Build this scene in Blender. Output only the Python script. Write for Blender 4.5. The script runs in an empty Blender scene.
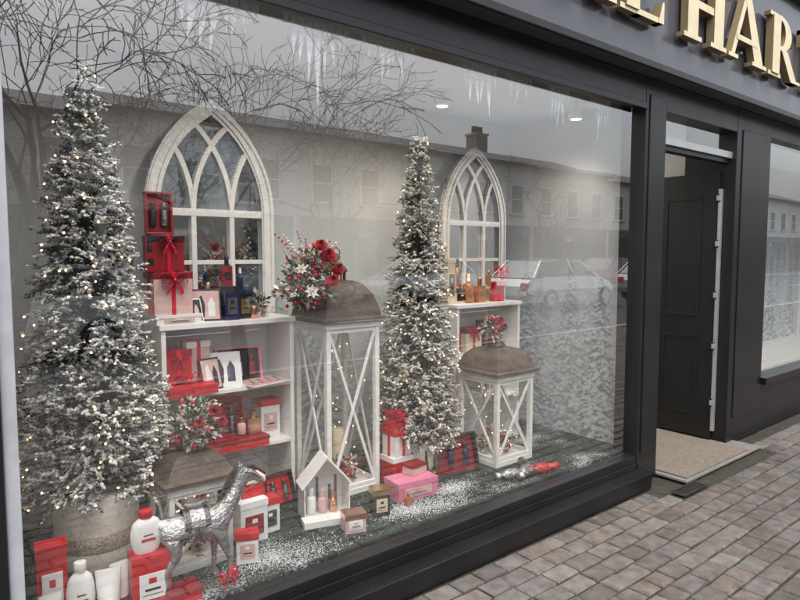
import bpy, math, random
import numpy as np
from mathutils import Vector, Matrix, Euler
R=random.Random(7)
sc=bpy.context.scene
sc.view_settings.view_transform='Standard'; sc.view_settings.look='None'; sc.view_settings.exposure=0

# ---------------------------------------------------------------- materials
MATS={}
def M(name,col,rough=.5,metal=0,var=.15,scale=12,bump=0,bscale=60,emit=0,coat=0,attr=False,spec=.5):
    if name in MATS: return MATS[name]
    m=bpy.data.materials.new(name); m.use_nodes=True; nt=m.node_tree; N=nt.nodes; L=nt.links
    b=N['Principled BSDF']; b.inputs['Roughness'].default_value=rough; b.inputs['Metallic'].default_value=metal
    b.inputs['Specular IOR Level'].default_value=spec
    if coat: b.inputs['Coat Weight'].default_value=coat; b.inputs['Coat Roughness'].default_value=.08
    tc=N.new('ShaderNodeTexCoord'); no=N.new('ShaderNodeTexNoise'); no.inputs['Scale'].default_value=scale; no.inputs['Detail'].default_value=6
    L.new(tc.outputs['Object'],no.inputs['Vector'])
    mr=N.new('ShaderNodeMapRange'); mr.inputs[1].default_value=.3; mr.inputs[2].default_value=.7; mr.inputs[3].default_value=1-var; mr.inputs[4].default_value=1+var*.6
    L.new(no.outputs['Fac'],mr.inputs[0])
    mx=N.new('ShaderNodeVectorMath'); mx.operation='SCALE'
    if attr:
        at=N.new('ShaderNodeAttribute'); at.attribute_name='Col'; L.new(at.outputs['Color'],mx.inputs[0])
    else:
        mx.inputs[0].default_value=col[:3]
    L.new(mr.outputs[0],mx.inputs['Scale']); L.new(mx.outputs[0],b.inputs['Base Color'])
    mr2=N.new('ShaderNodeMapRange'); mr2.inputs[3].default_value=max(.02,rough*.8); mr2.inputs[4].default_value=min(1,rough*1.25)
    L.new(no.outputs['Fac'],mr2.inputs[0]); L.new(mr2.outputs[0],b.inputs['Roughness'])
    if bump:
        n2=N.new('ShaderNodeTexNoise'); n2.inputs['Scale'].default_value=bscale; n2.inputs['Detail'].default_value=5
        L.new(tc.outputs['Object'],n2.inputs['Vector'])
        bp=N.new('ShaderNodeBump'); bp.inputs['Strength'].default_value=bump; bp.inputs['Distance'].default_value=.01
        L.new(n2.outputs['Fac'],bp.inputs['Height']); L.new(bp.outputs[0],b.inputs['Normal'])
    if emit:
        b.inputs['Emission Color'].default_value=(*col[:3],1); b.inputs['Emission Strength'].default_value=emit; m.cycles.emission_sampling='NONE'
    MATS[name]=m; return m
def glassmat(name,base=.16,edge=.75,tint=(1,1,1),rough=0.0,refl=(1,1,1)):
    m=bpy.data.materials.new(name); m.use_nodes=True; nt=m.node_tree; N=nt.nodes; L=nt.links
    N.remove(N['Principled BSDF']); out=N['Material Output']
    t=N.new('ShaderNodeBsdfTransparent'); t.inputs[0].default_value=(*tint,1)
    g=N.new('ShaderNodeBsdfGlossy'); g.inputs['Roughness'].default_value=rough; g.inputs[0].default_value=(*refl,1)
    lw=N.new('ShaderNodeLayerWeight'); lw.inputs[0].default_value=.5
    pw=N.new('ShaderNodeMath'); pw.operation='POWER'; pw.inputs[1].default_value=3.0; L.new(lw.outputs['Facing'],pw.inputs[0])
    mr=N.new('ShaderNodeMapRange'); mr.inputs[3].default_value=base; mr.inputs[4].default_value=edge
    L.new(pw.outputs[0],mr.inputs[0])
    tc=N.new('ShaderNodeTexCoord'); no=N.new('ShaderNodeTexNoise'); no.inputs['Scale'].default_value=2.5; no.inputs['Detail'].default_value=8
    L.new(tc.outputs['Object'],no.inputs['Vector'])
    m2=N.new('ShaderNodeMapRange'); m2.inputs[3].default_value=.9; m2.inputs[4].default_value=1.1; L.new(no.outputs['Fac'],m2.inputs[0])
    mu=N.new('ShaderNodeMath'); mu.operation='MULTIPLY'; L.new(mr.outputs[0],mu.inputs[0]); L.new(m2.outputs[0],mu.inputs[1])
    mx=N.new('ShaderNodeMixShader'); L.new(mu.outputs[0],mx.inputs[0]); L.new(t.outputs[0],mx.inputs[1]); L.new(g.outputs[0],mx.inputs[2]); L.new(mx.outputs[0],out.inputs[0])
    MATS[name]=m; return m

BLACK=M('black_paint',(.009,.009,.010),.36,var=.3,scale=4,bump=.05,bscale=120,coat=.1)
GREYF=M('fascia_grey',(.075,.075,.09),.25,var=.08,scale=2,coat=.4)
GOLD=M('letter_gold',(.76,.66,.44),.42,metal=.1,var=.1)
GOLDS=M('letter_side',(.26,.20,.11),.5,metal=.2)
WOODW=M('white_painted_wood',(.82,.81,.79),.5,var=.08,scale=25,bump=.08,bscale=50)
SHELFW=M('white_laminate',(.82,.81,.79),.4,var=.05,scale=6)
BROWN=M('weathered_wood',(.105,.080,.064),.6,var=.4,scale=18,bump=.5,bscale=40)
BRONZE=M('bronze_metal',(.20,.15,.10),.4,metal=.8,var=.3)
MIRROR=M('mirror',(.80,.83,.85),.03,metal=1,var=.02)
WALLW=M('white_wall',(.74,.73,.70),.7,var=.05,scale=3)
CEIL=M('ceiling_white',(.74,.75,.76),.8,var=.04,scale=2)
MURAL=M('mural_print',(.5,.5,.5),.6,var=.05,scale=3,attr=True,spec=.2)
LEAF=M('flocked_needles',(.5,.5,.5),.9,var=.10,scale=30,attr=True,spec=.15)
VCOL=M('foliage_petals',(.5,.5,.5),.7,var=.15,scale=30,attr=True)
FAIRY=M('fairy_light',(1,.66,.28),.4,emit=9)
RED=M('red_card',(.55,.012,.02),.35,var=.12)
REDD=M('dark_red_card',(.25,.008,.015),.35,var=.15)
REDR=M('red_ribbon',(.58,.008,.03),.28,var=.2,scale=40)
PINK=M('pink_card',(.72,.22,.36),.4,var=.08)
PALEP=M('pale_pink',(.66,.44,.42),.4,var=.08)
WHITEC=M('white_card',(.80,.79,.78),.4,var=.05)
CREAM=M('cream_card',(.70,.60,.42),.4,var=.08)
BLACKC=M('black_card',(.02,.018,.02),.3,var=.2)
NAVY=M('navy_glass',(.015,.02,.08),.12,var=.2,coat=.5)
AMBER=M('amber_glass',(.45,.17,.06),.12,var=.2,coat=.5)
COPPER=M('copper',(.72,.38,.26),.22,metal=.9)
GOLDM=M('gold_metal',(.75,.55,.25),.22,metal=.95)
SILV=M('silver_hammered',(.56,.56,.57),.34,metal=.9,var=.4,scale=25,bump=.8,bscale=70)
SILVD=M('dark_silver',(.20,.20,.20),.35,metal=.9,var=.3,bump=.6,bscale=120)
ALU=M('aluminium',(.6,.61,.62),.35,metal=.7,var=.1)
LGREY=M('pale_grey_frame',(.42,.44,.48),.4)
BURLAP=M('burlap',(.82,.77,.69),.9,var=.15,scale=60,bump=.35,bscale=200)
SEQ=M('sequin_band',(.62,.52,.42),.35,metal=.3,var=.6,scale=150,bump=.6,bscale=260)
TAN=M('coir_mat',(.23,.19,.15),.95,var=.25,scale=40,bump=.8,bscale=300)
CONC=M('concrete_slab',(.20,.19,.18),.85,var=.2,scale=10,bump=.3,bscale=90)
STONEK=M('kerb_stone',(.30,.29,.28),.85,var=.2,scale=8,bump=.4)
PAVER=M('paver_concrete',(.3,.3,.3),.92,var=.32,scale=16,bump=.7,bscale=120,attr=True,spec=.2)
JOINT=M('joint_sand',(.045,.04,.03),.95,var=.5,scale=30,bump=.8,bscale=100)
ASPH=M('asphalt',(.06,.06,.062),.85,var=.25,scale=3,bump=.5,bscale=120)
LINE=M('road_line',(.6,.6,.55),.7,var=.2)
BARK=M('bark',(.045,.038,.032),.9,var=.3,scale=20,bump=.8,bscale=40)
SNOW=M('fake_snow',(.80,.81,.83),.8,var=.05)
SLATE=M('slate_roof',(.12,.12,.13),.7,var=.3,scale=6,bump=.5,bscale=20)
BRICKR=M('chimney_render',(.20,.17,.15),.85,var=.3,scale=15)
RUB=M('tyre',(.02,.02,.02),.8)
CGLASS=M('car_glass',(.02,.025,.03),.05,coat=1)
SIDEG=M('window_dark',(.03,.035,.04),.06,coat=.5)
GLASS=glassmat('shop_glass',.22,.95,tint=(.98,.99,.985))
CLEAR=glassmat('clear_panel',.05,.5)
DECAL=bpy.data.materials.new('snow_sticker'); DECAL.use_nodes=True
_n=DECAL.node_tree; _p=_n.nodes['Principled BSDF']; _p.inputs['Base Color'].default_value=(.85,.88,.9,1); _p.inputs['Roughness'].default_value=.8
_t=_n.nodes.new('ShaderNodeTexNoise'); _t.inputs['Scale'].default_value=9; _r=_n.nodes.new('ShaderNodeMapRange'); _r.inputs[1].default_value=.35; _r.inputs[2].default_value=.65; _r.inputs[3].default_value=.25; _r.inputs[4].default_value=.8
_n.links.new(_t.outputs['Fac'],_r.inputs[0]); _n.links.new(_r.outputs[0],_p.inputs['Alpha'])

# ---------------------------------------------------------------- mesh builder
class MB:
    def __init__(s): s.v=[];s.f=[];s.m=[];s.c=[];s.s=[];s.mats=[];s.T=Matrix()
    def mi(s,mat):
        if mat not in s.mats: s.mats.append(mat)
        return s.mats.index(mat)
    def add(s,vs,fs,mat,col=(.5,.5,.5),smooth=False):
        o=len(s.v); T=s.T
        for p in vs: s.v.append(tuple(T@Vector(p)))
        k=s.mi(mat)
        for f in fs: s.f.append([i+o for i in f]); s.m.append(k); s.c.append(col); s.s.append(smooth)
    def raw(s,vs,mat,col):
        o=len(s.v); s.v.extend(vs); s.f.append(list(range(o,o+len(vs)))); s.m.append(s.mi(mat)); s.c.append(col); s.s.append(False)
    def box(s,x0,x1,y0,y1,z0,z1,mat,col=(.5,.5,.5)):
        vs=[(x0,y0,z0),(x1,y0,z0),(x1,y1,z0),(x0,y1,z0),(x0,y0,z1),(x1,y0,z1),(x1,y1,z1),(x0,y1,z1)]
        s.add(vs,[(0,3,2,1),(4,5,6,7),(0,1,5,4),(1,2,6,5),(2,3,7,6),(3,0,4,7)],mat,col)
    def bar(s,a,b,w,d,mat,up=(0,1,0)):
        a=Vector(a);b=Vector(b);z=(b-a).normalized(); y=Vector(up); x=y.cross(z).normalized(); y=z.cross(x)
        vs=[]
        for p in (a,b):
            for i,j in((-1,-1),(1,-1),(1,1),(-1,1)): vs.append(p+x*w/2*i+y*d/2*j)
        s.add(vs,[(0,3,2,1),(4,5,6,7),(0,1,5,4),(1,2,6,5),(2,3,7,6),(3,0,4,7)],mat)
    def prism(s,poly,y0,y1,mat,side=None):
        n=len(poly); vs=[(x,y0,z) for x,z in poly]+[(x,y1,z) for x,z in poly]
        s.add(vs,[tuple(range(n))],mat); s.add(vs,[tuple(range(2*n-1,n-1,-1))]+[(i,(i+1)%n,(i+1)%n+n,i+n) for i in range(n)],side or mat)
    def band(s,path,w,y0,y1,mat):
        P=[Vector((a,b)) for a,b in path]; Lf=[];Rt=[]
        for i,p in enumerate(P):
            d=(P[min(i+1,len(P)-1)]-P[max(i-1,0)]).normalized(); n=Vector((-d.y,d.x)); Lf.append(p+n*w/2); Rt.append(p-n*w/2)
        for i in range(len(P)-1):
            q=[Lf[i],Rt[i],Rt[i+1],Lf[i+1]]
            vs=[(a.x,y0,a.y) for a in q]+[(a.x,y1,a.y) for a in q]
            s.add(vs,[(0,1,2,3),(7,6,5,4),(0,4,5,1),(2,6,7,3)],mat)
    def lathe(s,prof,c,mat,seg=20,sx=1,sy=1,col=(.5,.5,.5)):
        vs=[];fs=[]
        for r,z in prof:
            for i in range(seg):
                a=2*math.pi*i/seg; vs.append((c[0]+r*sx*math.cos(a),c[1]+r*sy*math.sin(a),c[2]+z))
        for k in range(len(prof)-1):
            for i in range(seg):
                j=(i+1)%seg; fs.append((k*seg+i,k*seg+j,(k+1)*seg+j,(k+1)*seg+i))
        fs.append(tuple(range(seg-1,-1,-1))); n=(len(prof)-1)*seg; fs.append(tuple(range(n,n+seg)))
        s.add(vs,fs,mat,col,True)
    def sphere(s,c,r,mat,seg=10,col=(.5,.5,.5),sz=1):
        n=seg//2
        s.lathe([(max(1e-4,r*math.sin(math.pi*i/n)),-r*sz*math.cos(math.pi*i/n)) for i in range(n+1)],c,mat,seg,col=col)
    def tube(s,pts,rad,mat,seg=6,col=(.5,.5,.5)):
        P=[Vector(p) for p in pts]; n=len(P); vs=[];fs=[]
        if not hasattr(rad,'__len__'): rad=[rad]*n
        for i,p in enumerate(P):
            d=(P[min(i+1,n-1)]-P[max(i-1,0)]).normalized(); u=Vector((0,0,1)) if abs(d.z)<.9 else Vector((1,0,0))
            x=d.cross(u).normalized(); y=d.cross(x)
            for k in range(seg):
                a=2*math.pi*k/seg; vs.append(p+x*rad[i]*math.cos(a)+y*rad[i]*math.sin(a))
        for i in range(n-1):
            for k in range(seg):
                j=(k+1)%seg; fs.append((i*seg+k,i*seg+j,(i+1)*seg+j,(i+1)*seg+k))
        s.add(vs,fs,mat,col,True)
    def mesh(s,name):
        me=bpy.data.meshes.new(name); me.from_pydata(s.v,[],s.f)
        for m in s.mats: me.materials.append(m)
        me.polygons.foreach_set('material_index',s.m); me.polygons.foreach_set('use_smooth',s.s)
        ca=me.color_attributes.new('Col','FLOAT_COLOR','CORNER'); buf=[]
        for f,c in zip(s.f,s.c): buf.extend((c[0],c[1],c[2],1.0)*len(f))
        ca.data.foreach_set('color',buf); me.update(); return me
    def build(s,name,parent=None,bevel=0,loc=(0,0,0),rz=0,sc_=1):
        o=bpy.data.objects.new(name,s.mesh(name)); sc.collection.objects.link(o); o.location=loc; o.rotation_euler=(0,0,rz); o.scale=(sc_,)*3
        if parent: o.parent=parent
        if bevel:
            b=o.modifiers.new('bevel','BEVEL'); b.width=bevel; b.segments=2; b.limit_method='ANGLE'; b.angle_limit=math.radians(40)
        return o
def empty(name,loc=(0,0,0)):
    e=bpy.data.objects.new(name,None); e.empty_display_size=.2; e.location=loc; sc.collection.objects.link(e); return e

F=.20   # display floor level
# ---------------------------------------------------------------- shop building
shop=empty('shop_building')
b=MB()
b.box(-.2,3.70,-.15,-.05,0,.10,BLACK); b.box(-.2,3.70,-.05,.06,0,.14,BLACK)
b.box(.27,3.68,-.045,.045,.14,.19,BLACK); b.build('window_plinth',shop,.004)
b=MB(); b.box(.215,.255,-.04,.04,.14,2.42,LGREY); b.build('window_side_frame',shop,.003)
b=MB(); b.box(-.25,.213,-.06,.3,.141,2.60,BLACK); b.box(3.68,3.93,-.05,.12,.0,2.60,BLACK); b.box(3.72,3.89,-.058,-.05,.2,2.5,BLACK)
b.box(3.93,3.96,.0,.08,.02,2.22,BLACK)
b.box(4.99,5.62,-.05,.35,0,2.60,BLACK); b.box(5.08,5.53,-.058,-.05,.2,2.45,BLACK); b.build('pilasters',shop,.005)
b=MB(); b.box(.213,3.68,-.048,.1,2.42,2.60,BLACK); b.box(3.93,4.99,-.048,.1,2.42,2.60,BLACK); b.box(5.62,9.5,-.048,.1,2.45,2.60,BLACK)
b.box(.213,3.68,-.062,-.048,2.40,2.44,BLACK); b.build('window_header',shop,.004)
b=MB(); b.box(-4,9.5,-.17,0.1,2.602,3.50,GREYF); b.box(-4,9.5,-.19,-.17,2.59,2.63,BLACK); b.box(-4,9.5,-.23,.1,3.50,3.58,BLACK); b.box(-4,9.5,-.26,.1,3.58,3.62,BLACK); b.build('fascia',shop,.004)
def pane(name,x0,x1,z0,z1,y):
    b=MB(); b.add([(x0,y,z0),(x1,y,z0),(x1,y,z1),(x0,y,z1)],[(0,1,2,3)],GLASS); return b.build(name,shop)
pane('window_glass',.257,3.678,.192,2.42,0)
pane('transom_glass',3.93,4.99,2.275,2.42,.02); pane('side_window_glass',5.66,9.5,.46,2.45,0)
b=MB(); b.box(3.93,4.99,-.02,.06,2.225,2.275,ALU); b.box(3.93,4.99,.0,.06,2.19,2.224,BLACK); b.box(3.93,3.945,-.01,.05,2.275,2.42,ALU); b.build('transom_bar',shop,.003)
b=MB(); b.box(5.62,9.5,-.04,.2,0,.40,BLACK); b.box(5.62,9.5,-.09,.0,.40,.46,BLACK); b.box(5.62,5.66,-.02,.05,.46,2.45,BLACK); b.box(7.6,7.65,-.02,.05,.46,2.45,BLACK); b.build('side_window_frame',shop,.004)
b=MB(); b.box(.0,3.89,1.16,1.22,.0,2.75,WALLW); b.box(3.76,3.885,.12,1.158,0,2.75,WALLW); b.box(3.886,3.90,.12,5,0,2.75,WALLW)
b.box(.06,.12,.3,1.158,.0,2.75,WALLW)
b.box(5.12,5.2,.352,5,0,2.75,WALLW); b.box(3.9,5.12,4.9,5,0,2.75,WALLW)
b.box(5.2,9.5,.95,1.0,0,2.75,WALLW); b.box(9.5,9.6,0,5,0,2.75,WALLW); b.build('interior_walls',shop)
b=MB(); b.box(.12,3.76,.1,1.16,2.50,2.54,CEIL); b.box(3.9,5.12,.1,4.9,2.58,2.62,CEIL); b.box(5.2,9.5,.1,.95,2.55,2.6,CEIL); b.build('ceilings',shop)
b=MB(); b.box(3.9,5.12,.9,4.9,.0,.03,CONC); b.box(5.2,9.5,.2,.95,.40,.42,WALLW); b.build('interior_floor',shop)
UP=M('render_upper',(.5,.48,.44),.85,var=.1,scale=2,bump=.3)
b=MB(); b.box(-4,9.5,.0,6,3.62,7.2,UP); b.box(-4,-.25,-.02,.3,0,2.59,BLACK); b.box(-4,9.5,5.01,6,0,3.62,UP); b.box(-4,-.26,.3,5.01,2.7,3.6,UP); b.box(-4,9.5,.1,5,2.76,3.6,UP)
for x in (-2,1,4,7):
    b.box(x-.55,x+.55,-.06,0,4.15,4.25,WOODW); b.box(x-.5,x+.5,-.02,0,4.25,6.0,WOODW); b.box(x-.43,x+.43,-.03,-.02,4.32,5.08,SIDEG); b.box(x-.43,x+.43,-.03,-.02,5.15,5.92,SIDEG)
b.build('upper_walls',shop)
b=MB(); b.box(4.955,5.0,.06,.98,.035,2.13,BLACK)
for (y0,y1,z0,z1) in ((.18,.48,.2,.85),(.58,.88,.2,.85),(.18,.48,1.0,1.95),(.58,.88,1.0,1.95)):
    for q in ((y0,y1,z0,z0+.025),(y0,y1,z1-.025,z1),(y0,y0+.025,z0+.025,z1-.025),(y1-.025,y1,z0+.025,z1-.025)):
        b.box(4.949,4.955,*q,BLACK)
b.box(4.95,4.985,.035,.058,.1,2.0,ALU)
for z in (.3,.75,1.15,1.55,1.9): b.box(4.93,4.97,.045,.075,z,z+.06,BLACK); b.box(4.925,4.94,.03,.06,z+.01,z+.05,ALU)
b.build('door_leaf',shop,.003)
b=MB(); b.box(3.94,5.12,-.26,.9,.004,.02,CONC); b.box(3.98,4.93,-.24,.88,.021,.032,TAN); b.build('door_mat',None,.003)
b=MB(); b.box(3.72,4.02,-.36,-.27,.002,.012,SILVD)
for i in range(9): b.box(3.74+i*.03,3.755+i*.03,-.35,-.28,.012,.018,RUB)
b.build('drain_grate')

# sign letters
def letters():
    b=MB(); y0=-.235; zb=2.82; H=.45; k=[0]; SX=1.32
    def pr(poly,x):
        k[0]+=1; o=(k[0]%7)*.0017
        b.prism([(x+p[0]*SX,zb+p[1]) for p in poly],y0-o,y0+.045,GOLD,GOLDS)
    def R_(x,a,c,e,f): pr([(a,e),(c,e),(c,f),(a,f)],x)
    def stem(x,a,w): R_(x,a,a+w,.02,H-.02); R_(x,a-.035,a+w+.035,0,.028); R_(x,a-.035,a+w+.035,H-.028,H)
    def LH(x): stem(x,.045,.10); stem(x,.30,.10); R_(x,.13,.31,.2,.245)
    def LE(x):
        stem(x,.045,.10); R_(x,.13,.33,0,.03); R_(x,.13,.33,H-.03,H); R_(x,.13,.27,.21,.245)
        pr([(.30,.0),(.345,.0),(.345,.12),(.33,.12)],x); pr([(.30,H),(.33,H-.11),(.345,H-.11),(.345,H)],x); R_(x,.255,.28,.165,.285)
    def LT(x): R_(x,.15,.25,.02,H-.01); R_(x,.11,.285,0,.028); R_(x,.02,.375,H-.035,H); pr([(.02,H),(.02,H-.13),(.035,H-.13),(.06,H-.03)],x); pr([(.375,H),(.375,H-.13),(.36,H-.13),(.335,H-.03)],x)
    def LA(x): pr([(.03,.01),(.07,.01),(.225,H),(.185,H)],x); pr([(.175,H),(.25,H),(.43,.01),(.32,.01)],x); R_(x,.09,.34,.13,.165); R_(x,0,.11,0,.026); R_(x,.28,.46,0,.026)
    def LR(x):
        stem(x,.045,.10)
        o=[];i=[]
        for t in range(13):
            a=math.pi/2-math.pi*t/12; o.append((.17+.155*math.cos(a),.325+.125*math.sin(a))); i.append((.17+.065*math.cos(a),.325+.092*math.sin(a)))
        for t in range(12): b.prism([(x+p[0]*SX,zb+p[1]) for p in (o[t],i[t],i[t+1],o[t+1])],y0-.0005,y0+.045,GOLD,GOLDS)
        R_(x,.13,.18,H-.033,H); R_(x,.13,.18,.2,.233)
        pr([(.17,.21),(.26,.21),(.42,0),(.32,0)],x); R_(x,.32,.46,0,.022)
    LT(1.9);LH(2.45);LE(3.05);LH(3.74);LA(4.35);LR(5.0);LT(5.62)
    return b
b=letters()
for x in (2.15,2.55,3.15,3.85,4.2,4.65,5.12,5.85):
    for z in (2.9,3.2): b.bar((x,-.20,z),(x,-.165,z),.015,.015,ALU,up=(0,0,1))
b.build('shop_sign_letters')

# ---------------------------------------------------------------- mural backdrops (flat printed snowy forest, colours per vertex)
def mural(name,W,z0,z1,place,seed,dens=1.0,res=.009):
    r=random.Random(seed); nx=int(W/res); nz=int((z1-z0)/res); A=np.zeros((nz+1,nx+1,3))
    t=np.linspace(0,1,nz+1)[:,None,None]; k=np.clip((t-.5)/.42,0,1); A[:]=np.array((.56,.59,.63))*(1-k)+np.array((.42,.41,.40))*k
    def stamp(cx,cz,a,b_,ang,col,al):
        ix,iz=cx/res,(cz-z0)/res; rad=max(a,b_)/res*1.2+2
        x0,x1=int(max(0,ix-rad)),int(min(nx,ix+rad)); y0,y1=int(max(0,iz-rad)),int(min(nz,iz+rad))
        if x1<=x0 or y1<=y0: return
        X,Z=np.meshgrid((np.arange(x0,x1+1)-ix)*res,(np.arange(y0,y1+1)-iz)*res); c,s=math.cos(ang),math.sin(ang)
        d=((X*c+Z*s)/a)**2+((-X*s+Z*c)/b_)**2; m=(np.clip(1.35-d,0,1)*al)[...,None]; A[y0:y1+1,x0:x1+1]=A[y0:y1+1,x0:x1+1]*(1-m)+np.array(col)*m
    # soft drifting mist patches
    for i in range(int(16*W)): 
        v=r.uniform(.5,.72); stamp(r.uniform(0,W),z0+r.uniform(0,(z1-z0)*.75),r.uniform(.12,.35),r.uniform(.06,.18),r.uniform(-.3,.3),(v*.95,v*.98,v),.25)
    nt=max(6,int(8*W*dens))
    for q in range(nt):
        tt=(q+.5)/nt; x=W*((q*.618+.31)%1)+r.uniform(-.08,.08); h=r.uniform(1.0,1.5)*(.75+.3*tt); base=z0-.12+(1-tt)*.6*r.uniform(.7,1.1); h=min(h,z1-.35-base); w=h*r.uniform(.19,.25); fog=.78*(1-tt)**.8+.16
        fc=(.58,.61,.65); mixc=lambda c: tuple(c[i]*(1-fog)+fc[i]*fog for i in range(3))
        for i in range(10):
            u=i/10; stamp(x,base+h*u,w*(1-u)*.75+.01,h*.09,0,mixc((.20,.25,.28)),.6)
        N_=int(230*h*(.7+.5*tt)); us=sorted((1-math.sqrt(r.random()) for _ in range(N_)),reverse=True)
        for u in us:
            ww=w*(1-u)**.85*r.uniform(.55,1.15)+.008; az=r.uniform(-1.57,1.57); s=math.sin(az); dr=ww*r.uniform(.25,.6); zz=base+h*u+r.uniform(-.015,.015); v=r.uniform(.55,.82)
            for e in range(3):
                f=r.uniform(.3,1.05); px=x+s*ww*f; pz=zz-dr*f**1.6; L=r.uniform(.010,.026)*(1.15-.5*u); an=-s*r.uniform(.2,.9)+r.uniform(-.5,.5)
                stamp(px+r.uniform(-.01,.01),pz-L*r.uniform(.6,1.1),L*1.1,L*.7,an,mixc((.09,.13,.155)),.65)
                if r.random()<.8: stamp(px,pz,L*r.uniform(.7,1.2),L*r.uniform(.35,.7),an,mixc((v*.95,v*.98,v)),.8)
    n=np.random.RandomState(seed).normal(1,.035,(nz+1,nx+1,1)); A=np.clip(A*n,0.02,.85)
    xs=np.linspace(0,W,nx+1); zs=np.linspace(z0,z1,nz+1); vs=[place(float(a),0,float(c)) for c in zs for a in xs]
    m=nx+1; fs=[(j*m+i,j*m+i+1,(j+1)*m+i+1,(j+1)*m+i) for j in range(nz) for i in range(nx)]
    me=bpy.data.meshes.new(name); me.from_pydata(vs,[],fs); me.materials.append(MURAL); ca=me.color_attributes.new('Col','FLOAT_COLOR','POINT')
    buf=np.ones((nz+1,nx+1,4),dtype=np.float32); buf[...,:3]=A; ca.data.foreach_set('color',buf.ravel()); me.update()
    o=bpy.data.objects.new(name,me); sc.collection.objects.link(o)
mural('snowy_forest_mural',3.62,F,2.5,lambda x,y,z:(.13+x,1.155,z),3,1,.008)
mural('snowy_forest_mural',1.03,F,2.5,lambda x,y,z:(3.757,1.15-x,z),5,1.3,.006)
mural('snowy_forest_mural',4.2,.42,2.55,lambda x,y,z:(5.21+x,.945,z),9,.8,.012)

# ---------------------------------------------------------------- display floor with fake snow
fm=bpy.data.materials.new('green_carpet_snow'); fm.use_nodes=True; nt=fm.node_tree; N=nt.nodes; L=nt.links; p=N['Principled BSDF']; p.inputs['Roughness'].default_value=.95
tc=N.new('ShaderNodeTexCoord'); n1=N.new('ShaderNodeTexNoise'); n1.inputs['Scale'].default_value=2.6; n1.inputs['Detail'].default_value=3
n2=N.new('ShaderNodeTexNoise'); n2.inputs['Scale'].default_value=90; n2.inputs['Detail'].default_value=4
for n_ in (n1,n2): L.new(tc.outputs['Object'],n_.inputs['Vector'])
ad=N.new('ShaderNodeMath'); ad.operation='MULTIPLY_ADD'; ad.inputs[1].default_value=.75; L.new(n1.outputs['Fac'],ad.inputs[0]); 
sm=N.new('ShaderNodeMath'); sm.operation='MULTIPLY'; sm.inputs[1].default_value=.5; L.new(n2.outputs['Fac'],sm.inputs[0]); L.new(sm.outputs[0],ad.inputs[2])
rp=N.new('ShaderNodeValToRGB'); rp.color_ramp.elements[0].position=.70; rp.color_ramp.elements[0].color=(.010,.024,.019,1); rp.color_ramp.elements[1].position=.80; rp.color_ramp.elements[1].color=(.5,.52,.54,1)
L.new(ad.outputs[0],rp.inputs[0]); L.new(rp.outputs[0],p.inputs['Base Color'])
bp=N.new('ShaderNodeBump'); bp.inputs['Strength'].default_value=.7; bp.inputs['Distance'].default_value=.01; L.new(n2.outputs['Fac'],bp.inputs['Height']); L.new(bp.outputs[0],p.inputs['Normal'])
b=MB(); b.box(.125,3.755,.062,1.155,.12,F,fm); b.build('display_floor')
b=MB(); rs=random.Random(11)
cl=[(1.12,.20,.16,1700),(1.35,.12,.2,1300),(1.95,.22,.14,2300),(2.15,.15,.16,1800),(2.35,.28,.12,1800),(2.6,.10,.15,500),(2.0,.3,.8,1400),(.7,.15,.3,500),(3.4,.5,.3,120),(3.0,.2,.25,300)]
for cx,cy,s,n in cl:
    for i in range(n):
        x=rs.gauss(cx,s*.6); y=rs.gauss(cy,s*.34)
        if not(.3<x<3.7 and .07<y<1.1): continue
        q=rs.uniform(.0008,.0026)+(.0012 if rs.random()<.1 else 0); z=F+.0005
        a=rs.random()*6.28; P=[(x+q*math.cos(a+t*2.09),y+q*math.sin(a+t*2.09),z) for t in range(3)]+[(x,y,z+q*1.3)]
        b.add(P,[(0,1,3),(1,2,3),(2,0,3)],SNOW)
b.build('fake_snow')

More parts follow.
